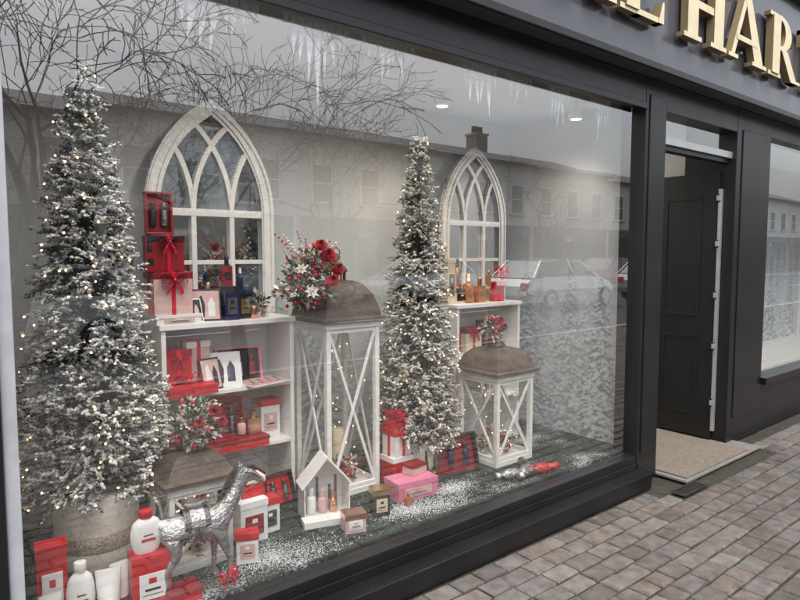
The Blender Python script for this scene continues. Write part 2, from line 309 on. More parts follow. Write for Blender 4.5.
# ---------------------------------------------------------------- flocked christmas trees
def flock_tree(name,x,y,z0,z1,Rm,seed,warm_lit,nb,lights,gain=1.0):
    r=random.Random(seed); root=empty(name,(x,y,0)); b=MB()
    b.tube([(0,0,F+.02),(0,0,z1-.1)],[.022,.006],BARK,8); b.build('trunk',root)
    b=MB(); H=z1-z0; TW=[]
    prof=lambda t: Rm*(min(1,(1-t)*1.05)**.80)*(1 if t>.08 else .82+2.2*t)+.010
    G=(1,.985,.97) if not warm_lit else (1,.95,.87)  # warm tree has warm lamplight mixed into its flock colour
    def needle(c0,nd,ln,wv,col):
        wd=nd.cross(Vector((r.uniform(-1,1),r.uniform(-1,1),r.uniform(-1,1)))).normalized()*wv; m_=c0+nd*ln*.5; e=c0+nd*ln
        b.raw([tuple(c0),tuple(m_+wd),tuple(e),tuple(m_-wd)],LEAF,col)
    for i in range(4600):
        t=1-math.sqrt(r.random()); a=r.random()*6.283; rr=prof(t)*r.uniform(.1,.55); v=r.uniform(.03,.08)
        nd=Vector((math.cos(a),math.sin(a),r.uniform(-.6,.4))).normalized(); needle(Vector((rr*math.cos(a),rr*math.sin(a),z0+H*t+r.uniform(-.03,.03))),nd,r.uniform(.025,.05)*(1-.5*t),r.uniform(.003,.006),(v*.75,v,v*.65))
    for i in range(nb):
        t=1-math.sqrt(r.random()) if r.random()<.74 else r.random(); a=i*2.39996+r.uniform(-.4,.4)
        rr=prof(t)*r.choice((r.uniform(.62,.9),r.uniform(.85,1.0),r.uniform(.92,1.14))); zb=z0+H*t; o=Vector((math.cos(a),math.sin(a),0)); tip=o*rr+Vector((0,0,zb+r.uniform(-.03,.03)-.05*rr/Rm)); st=Vector((0,0,zb+.03))
        b.tube([st,tip],[.004,.002],LEAF,3,(.05,.045,.03))
        m=5 if t<.7 else 4; bw=r.random()
        for k in range(m):
            f=r.uniform(.5,1.0) if k else 1.0
            p=st.lerp(tip,f); d=(o*.8+Vector((r.uniform(-.85,.85),r.uniform(-.85,.85),r.uniform(-.45,.5)))).normalized(); Lt=r.uniform(.03,.055)*(1 if t<.85 else .75)
            if f>.8: TW.append(p+d*(Lt+.008))
            white=r.random()<(.60+.25*bw)*(.6+.45*f)*(1.0 if t<.8 else .85); vb=r.uniform(.60,.82)*gain*(1-.18*max(0,t-.6)/.4)
            x1=d.cross(Vector((0,0,1))).normalized(); y1=d.cross(x1)
            if white:
                for j in range(3):
                    c0=p+d*Lt*(.35+.3*j)+Vector((r.uniform(-.003,.003),r.uniform(-.003,.003),.003)); q=r.uniform(.005,.0105); v=vb*r.uniform(.92,1.05); col=(v*G[0],v*G[1],v*G[2]); jj=[r.uniform(.7,1.3) for _ in range(4)]
                    vs=[c0+d*q*1.7,c0+x1*q*jj[0],c0+y1*q*.8*jj[1],c0-x1*q*jj[2],c0-y1*q*.8*jj[3],c0-d*q*1.5]; b.add(vs,[(0,1,2),(0,2,3),(0,3,4),(0,4,1),(5,2,1),(5,3,2),(5,4,3),(5,1,4)],LEAF,col,True)
            for q in range(16):
                s=r.random(); th=r.random()*6.283; c0=p+d*Lt*s; pe=x1*math.cos(th)+y1*math.sin(th)
                nd=(d*.6+pe*.75).normalized(); ln=r.uniform(.010,.020)
                if r.random()<((.84 if nd.z>-.25 else .45) if white else .12):
                    v=vb*r.uniform(.85,1.05); col=(v*G[0],v*G[1],v*G[2]); wv=r.uniform(.0028,.0052)
                else:
                    v=r.uniform(.04,.12); col=(v*.74,v,v*.70); wv=r.uniform(.002,.0036)
                needle(c0,nd,ln,wv,col)
    b.build('flocked_branches',root)
    b=MB(); r.shuffle(TW)
    for p in TW[:lights]: b.sphere(p,.0042,FAIRY,6)
    b.build('fairy_lights',root); return root
t1=flock_tree('christmas_tree',.60,.60,.57,2.25,.275,1,False,1050,230)
b=MB(); b.lathe([(.125,0),(.15,.04),(.160,.12),(.162,.22),(.172,.33),(.160,.34),(.13,.335)],(0,0,F),BURLAP,28); b.lathe([(.1605,.115),(.1635,.12),(.1655,.18),(.1635,.185)],(0,0,F),SEQ,28)
b.build('burlap_pot',t1)
t2=flock_tree('christmas_tree',2.38,.62,.42,2.17,.235,2,True,960,170)
b=MB(); b.lathe([(.10,0),(.13,.05),(.135,.2),(.12,.2)],(0,0,F),BURLAP,24); b.build('burlap_pot',t2)

# ---------------------------------------------------------------- arched mirrors
def arch_mirror(x,y,z,W,H):
    a=W/2-.037; sp=H-.037-math.sqrt(3)*a; b=MB(); T=math.pi/3
    lf=[(a-2*a*math.cos(t*T/16),sp+2*a*math.sin(t*T/16)) for t in range(17)]; rt=[(-p,q) for p,q in lf]
    path=[(-a,.03)]+lf+rt[::-1][1:]+[(a,.03)]
    b.band(path,.074,-.03,.0,WOODW); b.box(-a-.037,a+.037,-.032,.0,0,.07,WOODW)
    b.band([(p*.93,q*.985+.005) for p,q in path],.016,-.042,-.028,WOODW); b.band([(p*1.07,q*1.012+.0) for p,q in path],.014,-.040,-.028,WOODW)
    for m in (-a/3,a/3):
        b.box(m-.013,m+.013,-.026,-.005,.05,sp,WOODW)
        for sg in (1,-1):
            pts=[]
            for t in range(33):
                th=T*t/32*1.0; px=m*sg+2*a-2*a*math.cos(th); pz=2*a*math.sin(th)
                if math.hypot(px+a,pz)>2*a-.005: break
                pts.append((sg*px,sp+pz))
            if len(pts)>1: b.band(pts,.026,-.024-(.002*sg)-(.001 if m>0 else 0),-.006,WOODW)
    b.box(-a,a,-.028,-.004,sp-.024,sp+.014,WOODW); b.box(-a,a,-.022,-.004,sp*.5,sp*.5+.022,WOODW)
    inner=[(p*.99,q) for p,q in path]
    b.add([(p,-.003,q) for p,q in inner],[tuple(range(len(inner)))],MIRROR)
    b.build('arched_mirror',None,.002,(x,y,z),R.uniform(-.01,.01))
arch_mirror(1.31,1.06,1.17,.70,1.13); arch_mirror(3.28,1.06,1.17,.66,1.10)

# ---------------------------------------------------------------- shelf units
def shelf(x0,x1,y0,y1):
    b=MB(); b.box(x0,x0+.022,y0,y1,F,1.146,SHELFW); b.box(x1-.022,x1,y0,y1,F,1.146,SHELFW); b.box(x0-.008,x1+.008,y0-.01,y1,1.146,1.17,SHELFW)
    for z in (.22,.52,.83): b.box(x0+.022,x1-.022,y0+.004,y1-.01,z-.02,z,SHELFW)
    b.box(x0+.022,x1-.022,y1-.01,y1-.002,F,1.146,SHELFW); b.build('shelf_unit',None,.0015)
shelf(.93,1.62,.75,1.03); shelf(2.80,3.42,.72,1.02)

# ---------------------------------------------------------------- floral / product builders
def flowers(b,c,rx,rz,n,seed,red=.3,berries=14):
    r=random.Random(seed); c=Vector(c)
    for i in range(n):
        d=Vector((r.gauss(0,1),r.gauss(0,1),r.gauss(0,1))).normalized(); lump=.75+.35*math.sin(5*math.atan2(d.z,d.x)+seed)*abs(d.x); f=r.uniform(.3,1)**.6*lump; p=c+Vector((d.x*rx*f,d.y*rx*f,d.z*rz*f))
        L=r.uniform(.02,.042); k=r.random()
        if k<red*.3: col=(r.uniform(.35,.55),.01,.02)
        elif k<.62: v=r.uniform(.5,.8); col=(v,v*.95,v*.87)
        else: v=r.uniform(.04,.14); col=(v*.7,v,v*.5)
        dd=(d+Vector((r.uniform(-.9,.9),r.uniform(-.9,.9),r.uniform(-.6,.9)))).normalized(); w=dd.cross(Vector((r.uniform(-1,1),r.uniform(-1,1),r.uniform(-1,1)))).normalized()*L*.24
        b.raw([tuple(p),tuple(p+dd*L*.5+w),tuple(p+dd*L),tuple(p+dd*L*.5-w)],VCOL,col)
    for i in range(berries):
        d=Vector((r.gauss(0,1),r.gauss(0,1)-.4,r.gauss(0,1))).normalized(); p=c+Vector((d.x*rx,d.y*rx,d.z*rz))*.92
        b.sphere(p,r.uniform(.006,.011),REDR,8)
def rose(b,c,s,seed):
    r=random.Random(seed); c=Vector(c); n0=Vector((r.uniform(-.6,-.1),-.9,r.uniform(.1,.5))).normalized(); x=n0.cross(Vector((0,0,1))).normalized(); y=n0.cross(x)
    for ring in range(4):
        k=(6,5,4,3)[ring]; rad=s*(1-.24*ring)
        for i in range(k):
            a=6.283*i/k+ring*.7; o=x*math.cos(a)+y*math.sin(a); t_=x*-math.sin(a)+y*math.cos(a); up=n0*(.15+.3*ring)*s; v=(.42-.08*ring)*r.uniform(.8,1.1)
            q0=c+n0*s*.1*ring; q1=c+o*rad*.6+t_*rad*.5+up; q2=c+o*rad+up*1.25; q3=c+o*rad*.6-t_*rad*.5+up
            b.add([q0,q1,q2,q3],[(0,1,2),(0,2,3)],VCOL,(v,.010,.018),True)
def poinsettia(b,c,s,seed,cc=None):
    r=random.Random(seed); c=Vector(c); n0=Vector((-.5,-.8,.3)).normalized(); x=n0.cross(Vector((0,0,1))).normalized(); y=n0.cross(x)
    for ring,(k,L) in enumerate(((7,s),(5,s*.6))):
        for i in range(k):
            a=6.283*i/k+ring*.4+r.uniform(-.2,.2); d=(x*math.cos(a)+y*math.sin(a)+n0*(.15+.3*ring)).normalized(); w=n0.cross(d).normalized()*L*.26; v=r.uniform(.38,.55)
            m1=c+d*L*.5; b.raw([tuple(c),tuple(m1+w),tuple(c+d*L),tuple(m1-w)],VCOL,(v,.01,.02) if not cc else tuple(q*(v+.15) for q in cc))
    for i in range(4): b.sphere(c+n0*.008+x*r.uniform(-.006,.006)+y*r.uniform(-.006,.006),.004,GOLDM,6)
def bow(b,c,s,mat=REDR,ny=-1):
    c=Vector(c)
    for sg in (-1,1):
        for tilt in (.35,-.1):
            pts=[]
            for i in range(11):
                t=i/10*2*math.pi; u=(1-math.cos(t))/2; pts.append((c.x+sg*s*u*math.cos(tilt)*.95, c.z+s*.34*math.sin(t)*.8+s*u*math.sin(tilt)))
            w=s*.28
            for i in range(10):
                (a,z0),(d,z1)=pts[i],pts[i+1]; o=.002*(1 if tilt>0 else -1)
                b.add([(a,c.y-w/2+o,z0),(d,c.y-w/2+o,z1),(d,c.y+w/2+o,z1),(a,c.y+w/2+o,z0)],[(0,1,2,3)],mat,smooth=True)
        pts=[(c.x,c.y-.003,c.z),(c.x+sg*s*.35,c.y-s*.12,c.z-s*.5),(c.x+sg*s*.55,c.y-s*.08,c.z-s*1.0)]
        for i in range(2):
            p,q=Vector(pts[i]),Vector(pts[i+1]); w=Vector((s*.11,0,s*.04)); b.add([p-w,q-w,q+w,p+w],[(0,1,2,3)],mat)
    b.sphere(c+Vector((0,-s*.08,0)),s*.16,mat,8)
def gift_box(x,y,z,w,d,h,m1,m2=None,rib=None,rz=0,name='gift_box',bw=True,panel=None):
    b=MB(); m2=m2 or m1; lh=min(.03,h*.3)
    b.box(-w/2,w/2,-d/2,d/2,0,h-lh,m1); b.box(-w/2-.003,w/2+.003,-d/2-.003,d/2+.003,h-lh,h,m2)
    if panel:
        b.box(-w*.34,w*.34,-d/2-.0045,-d/2-.0005,h*.18,h*.66,panel); b.box(-w*.2,w*.2,-d/2-.006,-d/2-.0045,h*.34,h*.385,BLACKC)
        b.box(-w*.26,w*.26,-d/2-.006,-d/2-.0045,h*.26,h*.275,SILVD); b.box(-w*.1,w*.1,-d/2-.006,-d/2-.0045,h*.48,h*.58,m1)
    if rib:
        b.box(-.009,.009,-d/2-.0052,d/2+.005,0,h+.002,rib); b.box(-w/2-.005,w/2+.005,-.009,.009,0.0,h+.0028,rib)
        if bw: bow(b,(0,-d/2-.018 if h>.08 else 0,h*.82 if h>.08 else h+.018),min(.075,max(.04,w*.36)),rib)
    return b.build(name,None,.0015,(x,y,z),rz)
def perfume(x,y,z,w,h,mat,cap,rz=0,name='perfume_bottle',rnd=False):
    b=MB()
    if rnd: b.lathe([(w*.42,0),(w*.5,h*.05),(w*.5,h*.5),(w*.42,h*.62),(w*.16,h*.68),(w*.16,h*.72)],(0,0,0),mat,18)
    else:
        b.box(-w/2,w/2,-w*.28,w*.28,0,h*.66,mat); b.box(-w*.3,w*.3,-w*.285,-w*.281,h*.2,h*.45,cap); b.lathe([(w*.18,0),(w*.18,h*.06)],(0,0,h*.66),cap,14)
    b.lathe([(w*.21,0),(w*.22,.002),(w*.22,h*.26),(w*.18,h*.28)],(0,0,h*.71),cap,16)
    return b.build(name,None,.003,(x,y,z),rz)
def lid_set(x,y,z,w,h,outer,inner,kinds,rz=0,lean=.3,name='open_gift_set',d=.035):
    b=MB(); b.T=Matrix.Rotation(-lean,4,'X')
    t=.010
    b.box(-w/2,w/2,0,d,0,t,outer); b.box(-w/2,w/2,0,d,h-t,h,outer); b.box(-w/2,-w/2+t,0,d,t,h-t,outer); b.box(w/2-t,w/2,0,d,t,h-t,outer); b.box(-w/2+t,w/2-t,d-.008,d-.002,t,h-t,inner)
    n=len(kinds)
    for i,k in enumerate(kinds):
        cx=-w/2+w*(i+.7)/(n+.4); r_=min(.017,w/(n*3.4)); hh=h*.55
        b.lathe([(r_*.9,0),(r_,.004),(r_,hh*.68),(r_*.5,hh*.72),(r_*.5,hh*.75),(r_*.75,hh*.76),(r_*.75,hh)],(cx,d*.45,h*.2),k,12)
    b.T=Matrix(); return b.build(name,None,.0015,(x,y,z),rz)
def photo_card(x,y,z,w,h,bg,fg,rz=0,lean=.25,name='product_card_box'):
    b=MB(); b.T=Matrix.Rotation(-lean,4,'X'); b.box(-w/2,w/2,0,.02,0,h,bg); b.box(-w*.44,w*.44,-.0015,0.0,h*.06,h*.94,fg[0])
    b.prism([(-w*.3,h*.12),(-w*.05,h*.12),(-w*.02,h*.5),(-w*.12,h*.8),(-w*.25,h*.7)],-.003,-.0016,fg[1]); b.prism([(w*.08,h*.15),(w*.3,h*.15),(w*.3,h*.55),(w*.19,h*.75),(w*.08,h*.55)],-.003,-.0016,fg[2]); b.T=Matrix()
    return b.build(name,None,.001,(x,y,z),rz)

# ---------------------------------------------------------------- lanterns
def lantern(x,y,w,zt,roof_h,seed,name='lantern',dome=True):
    b=MB(); c=w/2; h=zt-F; p=w*.08
    b.box(-c,c,-c,c,0,.03,WOODW); b.box(-c-.008,c+.008,-c-.008,c+.008,h-.03,h,WOODW)
    for sx in (-1,1):
        for sy in (-1,1):
            b.box(sx*c-(p if sx>0 else 0),sx*c+(p if sx<0 else 0),sy*c-(p if sy>0 else 0),sy*c+(p if sy<0 else 0),.03,h-.03,WOODW)
    i0=c-p
    for k in range(4):
        b.T=Matrix.Rotation(k*math.pi/2,4,'Z')
        b.box(-i0,i0,-c+.004,-c+.02,.03,.03+p*.9,WOODW); b.box(-i0,i0,-c+.004,-c+.02,h-.03-p*.9,h-.03,WOODW)
        z0,z1=.03+p*.9,h-.03-p*.9
        b.bar((-i0,-c+.010,z0),(i0,-c+.010,z1),p*.55,.010,WOODW); b.bar((i0,-c+.016,z0),(-i0,-c+.016,z1),p*.55,.010,WOODW)
        b.add([(-i0,-c+.026,z0),(i0,-c+.026,z0),(i0,-c+.026,z1),(-i0,-c+.026,z1)],[(0,1,2,3)],CLEAR)
    b.T=Matrix()
    def ring(s,z): return [(-s,-s,z),(s,-s,z),(s,s,z),(-s,s,z)]
    R0=[(c+.028,h+.001),(c+.028,h+.020),(c+.008,h+.026),(c+.004,h+roof_h*.16),(c*.86,h+roof_h*.40),(c*.60,h+roof_h*.56),(c*.38,h+roof_h*.60)]
    vs=[];fs=[]
    for s,z in R0: vs+=ring(s,z)
    for k in range(len(R0)-1):
        for i in range(4): j=(i+1)%4; fs.append((k*4+i,k*4+j,k*4+4+j,k*4+4+i))
    fs.append((3,2,1,0)); n=len(vs); fs.append((n-4,n-3,n-2,n-1)); b.add(vs,fs,BROWN)
    zr=h+roof_h*.60
    if dome:
        for a in range(8):
            an=a*math.pi/4; b.bar((c*.30*math.cos(an),c*.30*math.sin(an),zr),(c*.30*math.cos(an),c*.30*math.sin(an),zr+roof_h*.13),.008,.008,BRONZE,up=(1,0,0.01))
        b.lathe([(c*.38,0),(c*.38,.006),(c*.32,roof_h*.07),(c*.19,roof_h*.14),(.012,roof_h*.19),(.008,roof_h*.22)],(0,0,zr+roof_h*.13),BRONZE,18)
        pts=[(.028*math.cos(t*.5236),0,zr+roof_h*.35+.024+.028*math.sin(t*.5236)) for t in range(13)]; b.tube(pts,.003,BRONZE,6)
    else:
        b.lathe([(c*.36,0),(c*.36,.008),(c*.2,roof_h*.2),(.01,roof_h*.3)],(0,0,zr),BRONZE,16)
    b.lathe([(.035,0),(.036,.01),(.036,h*.3),(.03,h*.31)],(0.02,0.02,.03),CREAM,18); b.tube([(.02,.02,.03+h*.3),(.02,.02,.05+h*.3)],.0015,BLACKC,5)
    flowers(b,(0,0,.10),w*.34,.09,420,seed,.4,18); rose(b,(-.03,-.09,.14),.03,seed)
    rr=random.Random(seed)
    if dome: b.tube([(.10*math.cos(t*.9),.10*math.sin(t*.9),.06+t*.045) for t in range(18)],.0015,BRONZE,4)
    for i in range(34): b.sphere((rr.uniform(-1,1)*w*.34,rr.uniform(-1,1)*w*.34,rr.uniform(.06,h*.85)),.0032,FAIRY,6)
    return b.build(name,None,.002,(x+c,y+c,F),0)
lantern(1.70,.55,.34,1.14,.36,31); lantern(2.77,.34,.335,.76,.26,32,dome=False); lantern(.80,.30,.265,.56,.19,33,dome=False)
b=MB(); flowers(b,(-.03,0,-.02),.13,.15,1400,41,.25,26); flowers(b,(.04,-.02,.09),.11,.10,700,45,.3,20); rose(b,(.05,-.12,.12),.045,1); rose(b,(.12,-.09,.05),.04,2); rose(b,(.06,-.14,-.0),.035,9); poinsettia(b,(-.05,-.13,-.05),.036,3,(.9,.85,.78)); poinsettia(b,(-.09,-.10,.06),.03,7,(.9,.86,.8)); rose(b,(.0,-.13,.17),.035,8)
for i in range(14):
    a=R.uniform(0,6.28); q=.16+R.uniform(0,.08); b.tube([(0,0,-.05),(.09*math.cos(a),.09*math.sin(a),.1),(.16*math.cos(a),.14*math.sin(a),q)],[.002,.0015,.001],VCOL,4,(.35,.3,.25))
    for s in range(4): b.sphere((.16*math.cos(a)*(1-s*.12),.14*math.sin(a)*(1-s*.12),q-s*.015),.006,REDR if i%2 else WHITEC,6)
b.build('flower_arrangement',None,0,(1.59,.55,1.37))
b=MB(); flowers(b,(0,0,0),.11,.12,1100,42,.15,16); rose(b,(.05,-.09,.06),.032,4); rose(b,(.09,-.06,.0),.028,6); rose(b,(-.02,-.1,.02),.025,11); b.build('flower_arrangement',None,0,(.95,.40,.79))
b=MB(); flowers(b,(0,0,0),.07,.09,520,43,.35,24); rose(b,(.0,-.06,.05),.032,5); rose(b,(.04,-.06,.01),.028,12); b.build('flower_arrangement',None,0,(2.86,.47,1.04))
b=MB(); flowers(b,(0,0,.07),.05,.075,330,44,.1,4); b.lathe([(.03,0),(.038,.05),(.034,.06)],(0,0,0),WHITEC,14); b.build('flower_arrangement',None,0,(1.46,.84,1.17))

# ---------------------------------------------------------------- products, left shelf top
zt=1.1705
gift_box(1.02,.84,zt,.21,.17,.045,WHITEC,WHITEC,panel=PALEP,bw=False)
gift_box(1.00,.84,zt+.045,.18,.14,.20,PALEP,REDD,REDR)
gift_box(.985,.85,zt+.247,.15,.12,.17,REDD,BLACKC,REDR,.05)
lid_set(.965,.83,zt+.42,.125,.20,REDD,REDD,[BLACKC,SILVD],.0,.02)
perfume(.90,.78,zt+.25,.045,.13,REDD,BLACKC)
photo_card(1.17,.81,zt,.15,.16,BLACKC,(PALEP,BLACKC,WHITEC),-.25,.2); photo_card(1.10,.775,zt,.10,.12,WHITEC,(BLACKC,SILVD,PALEP),.15,.3)
gift_box(1.29,.80,zt,.075,.055,.17,NAVY,BLACKC,panel=SILVD,name='perfume_box'); gift_box(1.375,.83,zt,.07,.05,.15,BLACKC,NAVY,panel=GOLDM,name='perfume_box')
perfume(1.28,.81,zt+.171,.05,.15,REDD,BLACKC); perfume(1.36,.83,zt+.151,.035,.11,NAVY,SILV,rnd=True)
perfume(1.21,.88,zt,.05,.19,BLACKC,GOLDM); perfume(1.42,.80,zt,.04,.10,COPPER,BLACKC,rnd=True)
gift_box(1.02,.84,.831,.13,.10,.21,RED,REDD,REDR,name='gift_box'); gift_box(1.13,.88,.831,.12,.10,.24,PALEP,WHITEC,REDR,.1,bw=False)
gift_box(1.06,.77,.831,.24,.13,.045,RED,RED,REDR,.08)
lid_set(1.36,.84,.831,.24,.19,PINK,BLACKC,[BLACKC,WHITEC,REDD],-.12,.25); photo_card(1.26,.80,.831,.17,.18,WHITEC,(WHITEC,BLACKC,NAVY),-.2,.35); photo_card(1.19,.78,.831,.11,.16,BLACKC,(PALEP,WHITEC,BLACKC),.2,.3)
b=MB(); b.box(-.12,.12,-.08,.08,0,.006,WHITEC); b.box(-.115,.115,-.075,.075,.006,.012,PALEP)
for i in range(12): b.box(-.1+i*.017,-.09+i*.017,-.06+(i%3)*.04,-.04+(i%3)*.04,.012,.0135,REDD if i%2 else SILVD)
b.build('leaflet_stack',None,0,(1.46,.79,.832),.2)
lid_set(1.27,.84,.521,.22,.25,RED,REDD,[BLACKC,SILVD],-.1,.2); perfume(1.40,.79,.575,.07,.115,COPPER,GOLDM); perfume(1.34,.80,.575,.045,.09,PALEP,COPPER,rnd=True)
gift_box(1.32,.78,.521,.26,.14,.05,RED,REDD,None); gift_box(1.52,.88,.521,.11,.1,.2,WHITEC,RED,panel=PALEP)
gift_box(1.08,.88,.521,.16,.12,.14,REDD,RED,REDR)
gift_box(1.35,.86,.221,.22,.14,.13,BLACKC,REDD,panel=RED); gift_box(1.12,.86,.221,.16,.14,.18,WHITEC,WHITEC,RED)
lid_set(1.50,.66,F,.17,.17,BLACKC,RED,[SILVD,SILVD],.1,.3)
# products, right shelf
perfume(3.00,.82,zt,.085,.20,AMBER,GOLDM,.3,rnd=True); perfume(3.09,.80,zt,.075,.17,AMBER,COPPER,.1); perfume(2.93,.86,zt+.10,.06,.2,COPPER,BLACKC,rnd=True)
gift_box(2.93,.86,zt,.13,.1,.10,CREAM,GOLDM,panel=BLACKC); gift_box(2.83,.84,zt,.07,.07,.30,CREAM,CREAM,panel=GOLDM); gift_box(3.16,.84,zt,.08,.07,.12,GOLDM,CREAM); perfume(3.18,.80,zt+.12,.04,.1,AMBER,GOLDM)
gift_box(3.27,.82,zt,.10,.08,.14,RED,REDD,REDR); gift_box(3.05,.87,.831,.15,.12,.16,CREAM,REDD,REDR); gift_box(3.25,.88,.831,.12,.1,.2,REDD,BLACKC)
b=MB(); bow(b,(0,0,.06),.085); b.sphere((0,0,.02),.02,REDR,10); b.build('ribbon_bow',None,0,(3.28,.77,zt+.145),.2)
photo_card(3.25,.84,.521,.16,.2,WHITEC,(PALEP,BLACKC,REDD))

# ---------------------------------------------------------------- floor products
b=MB(); w=.125
prof=[(-w,0),(w,0),(w,.19),(0,.33),(-w,.19)]
b.prism(prof,.085,.09,WHITEC)
b.box(-w,w,-.06,.085,0,.012,WHITEC); b.box(-w,-w+.006,-.055,.085,.012,.19,WHITEC); b.box(w-.006,w,-.055,.085,.012,.19,WHITEC)
b.bar((-w-.012,.015,.178),(0,.015,.336),.008,.15,WHITEC); b.bar((0,.015,.336),(w+.012,.015,.178),.008,.15,WHITEC)
for i in range(6): b.box(-.1+i*.035,-.085+i*.035,.082,.085,.05,.09+.05*((i*7)%3),SILVD)
for i,(mm,hh) in enumerate(((WHITEC,.15),(PALEP,.13),(COPPER,.11))): b.lathe([(.022,0),(.025,.005),(.025,hh*.6),(.012,hh*.68),(.014,hh*.7),(.014,hh)],(-.07+.06*i,.02,.012),mm,14)
b.box(-w-.02,w+.02,-.14,-.06,0,.035,WHITEC); b.build('house_gift_box',None,.0015,(1.60,.42,F),-.3,.92)
gift_box(1.62,.20,F,.10,.08,.09,PALEP,COPPER,panel=WHITEC,rz=-.3,name='perfume_box')
gift_box(1.82,.26,F,.085,.07,.14,BLACKC,GOLDM,panel=CREAM,rz=-.3,name='perfume_box')
gift_box(2.11,.36,F,.25,.14,.10,PINK,PINK,None,-.1,panel=PALEP); gift_box(2.16,.39,F+.102,.11,.08,.055,PALEP,REDD,None,.1)
gift_box(2.17,.56,F,.14,.12,.16,RED,WHITEC,None); gift_box(2.17,.56,F+.16,.12,.11,.15,WHITEC,RED,REDR,.1); gift_box(2.16,.56,F+.31,.11,.10,.10,RED,REDD,REDR,-.1)
lid_set(2.50,.42,F,.36,.235,BLACKC,REDD,[SILVD,NAVY,NAVY],-.2,.25,d=.05)
perfume(2.28,.36,F,.05,.09,COPPER,GOLDM,rnd=True); perfume(2.0,.25,F,.04,.07,AMBER,COPPER)
gift_box(1.20,.42,F,.13,.09,.19,WHITEC,WHITEC,panel=REDD); gift_box(1.30,.46,F,.10,.08,.16,WHITEC,RED,panel=SILVD); gift_box(1.22,.46,F+.192,.11,.08,.09,RED,WHITEC)
gift_box(1.10,.24,F,.09,.06,.13,WHITEC,RED,panel=PALEP,rz=-.4) 
gift_box(.375,.28,F,.095,.07,.28,RED,RED,panel=WHITEC,name='skincare_box',rz=-.1)
gift_box(.68,.17,F,.135,.08,.20,RED,RED,panel=WHITEC,name='skincare_box',rz=-.1); gift_box(.78,.12,F,.12,.09,.05,RED,REDD,name='skincare_box')
def flat_bottle(x,y,z,w,h,cap,rz=0):
    b=MB(); pr=[]
    for i in range(13):
        t=i/12; pr.append((w/2*(.75+.25*math.sin(math.pi*min(1,t*1.02))) if t<.85 else w/2*(.98-(t-.85)*3.6),h*.78*t))
    b.lathe(pr,(0,0,0),WHITEC,24,1,.5); b.lathe([(w*.2,0),(w*.2,.01),(w*.22,.012),(w*.22,h*.17),(w*.2,h*.18)],(0,0,h*.78),cap,18,1,.8)
    b.box(-w*.22,w*.22,-w*.262,-w*.24,h*.3,h*.36,RED); b.box(-w*.15,w*.15,-w*.262,-w*.24,h*.42,h*.45,SILVD); b.build('lotion_bottle',None,.001,(x,y,z),rz)
flat_bottle(.67,.17,F+.201,.115,.165,RED); flat_bottle(.455,.22,F,.095,.22,WHITEC,-.1)
def tube_prod(x,y,h,w,rz=0):
    b=MB(); b.lathe([(w*.36,0),(w*.38,.004),(w*.38,.03),(w*.4,.032)],(0,0,0),RED,18)
    vs=[];n=18
    for t in range(7):
        u=t/6
        for i in range(n):
            a=6.283*i/n; vs.append((w*(.42+.1*u)*math.cos(a),w*(.42*(1-u)+.02)*math.sin(a),.032+(h-.032)*u))
    fs=[(t*n+i,t*n+(i+1)%n,(t+1)*n+(i+1)%n,(t+1)*n+i) for t in range(6) for i in range(n)]; b.add(vs,fs,WHITEC,smooth=True); b.build('cream_tube',None,0,(x,y,F),rz)
tube_prod(.54,.19,.17,.085,-.2); tube_prod(.59,.24,.16,.07,.1); tube_prod(.35,.17,.15,.07)
gift_box(.48,.12,F,.12,.07,.07,WHITEC,WHITEC,panel=RED,name='skincare_box')
b=MB(); bow(b,(0,0,.03),.05); b.build('ribbon_bow',None,0,(.95,.08,F+.02),.3)
for (x,y,rz,mt) in ((2.80,.15,.5,SILV),(2.93,.12,-.3,RED),(2.70,.17,-.2,SILV),(2.88,.20,1.0,SILVD)):
    b=MB(); b.T=Matrix.Rotation(math.pi/2,4,'Y')
    b.lathe([(.025,-.10),(.018,-.07),(.007,-.055),(.026,-.045),(.030,-.02),(.030,.02),(.026,.045),(.007,.055),(.018,.07),(.025,.10)],(0,0,0),mt,14); b.T=Matrix()
    for i in range(10): b.sphere((R.uniform(-.05,.05),R.uniform(-.03,.0),R.uniform(0,.032)),.006,SILV,6)
    b.build('christmas_cracker',None,0,(x,y,F+.031),rz)

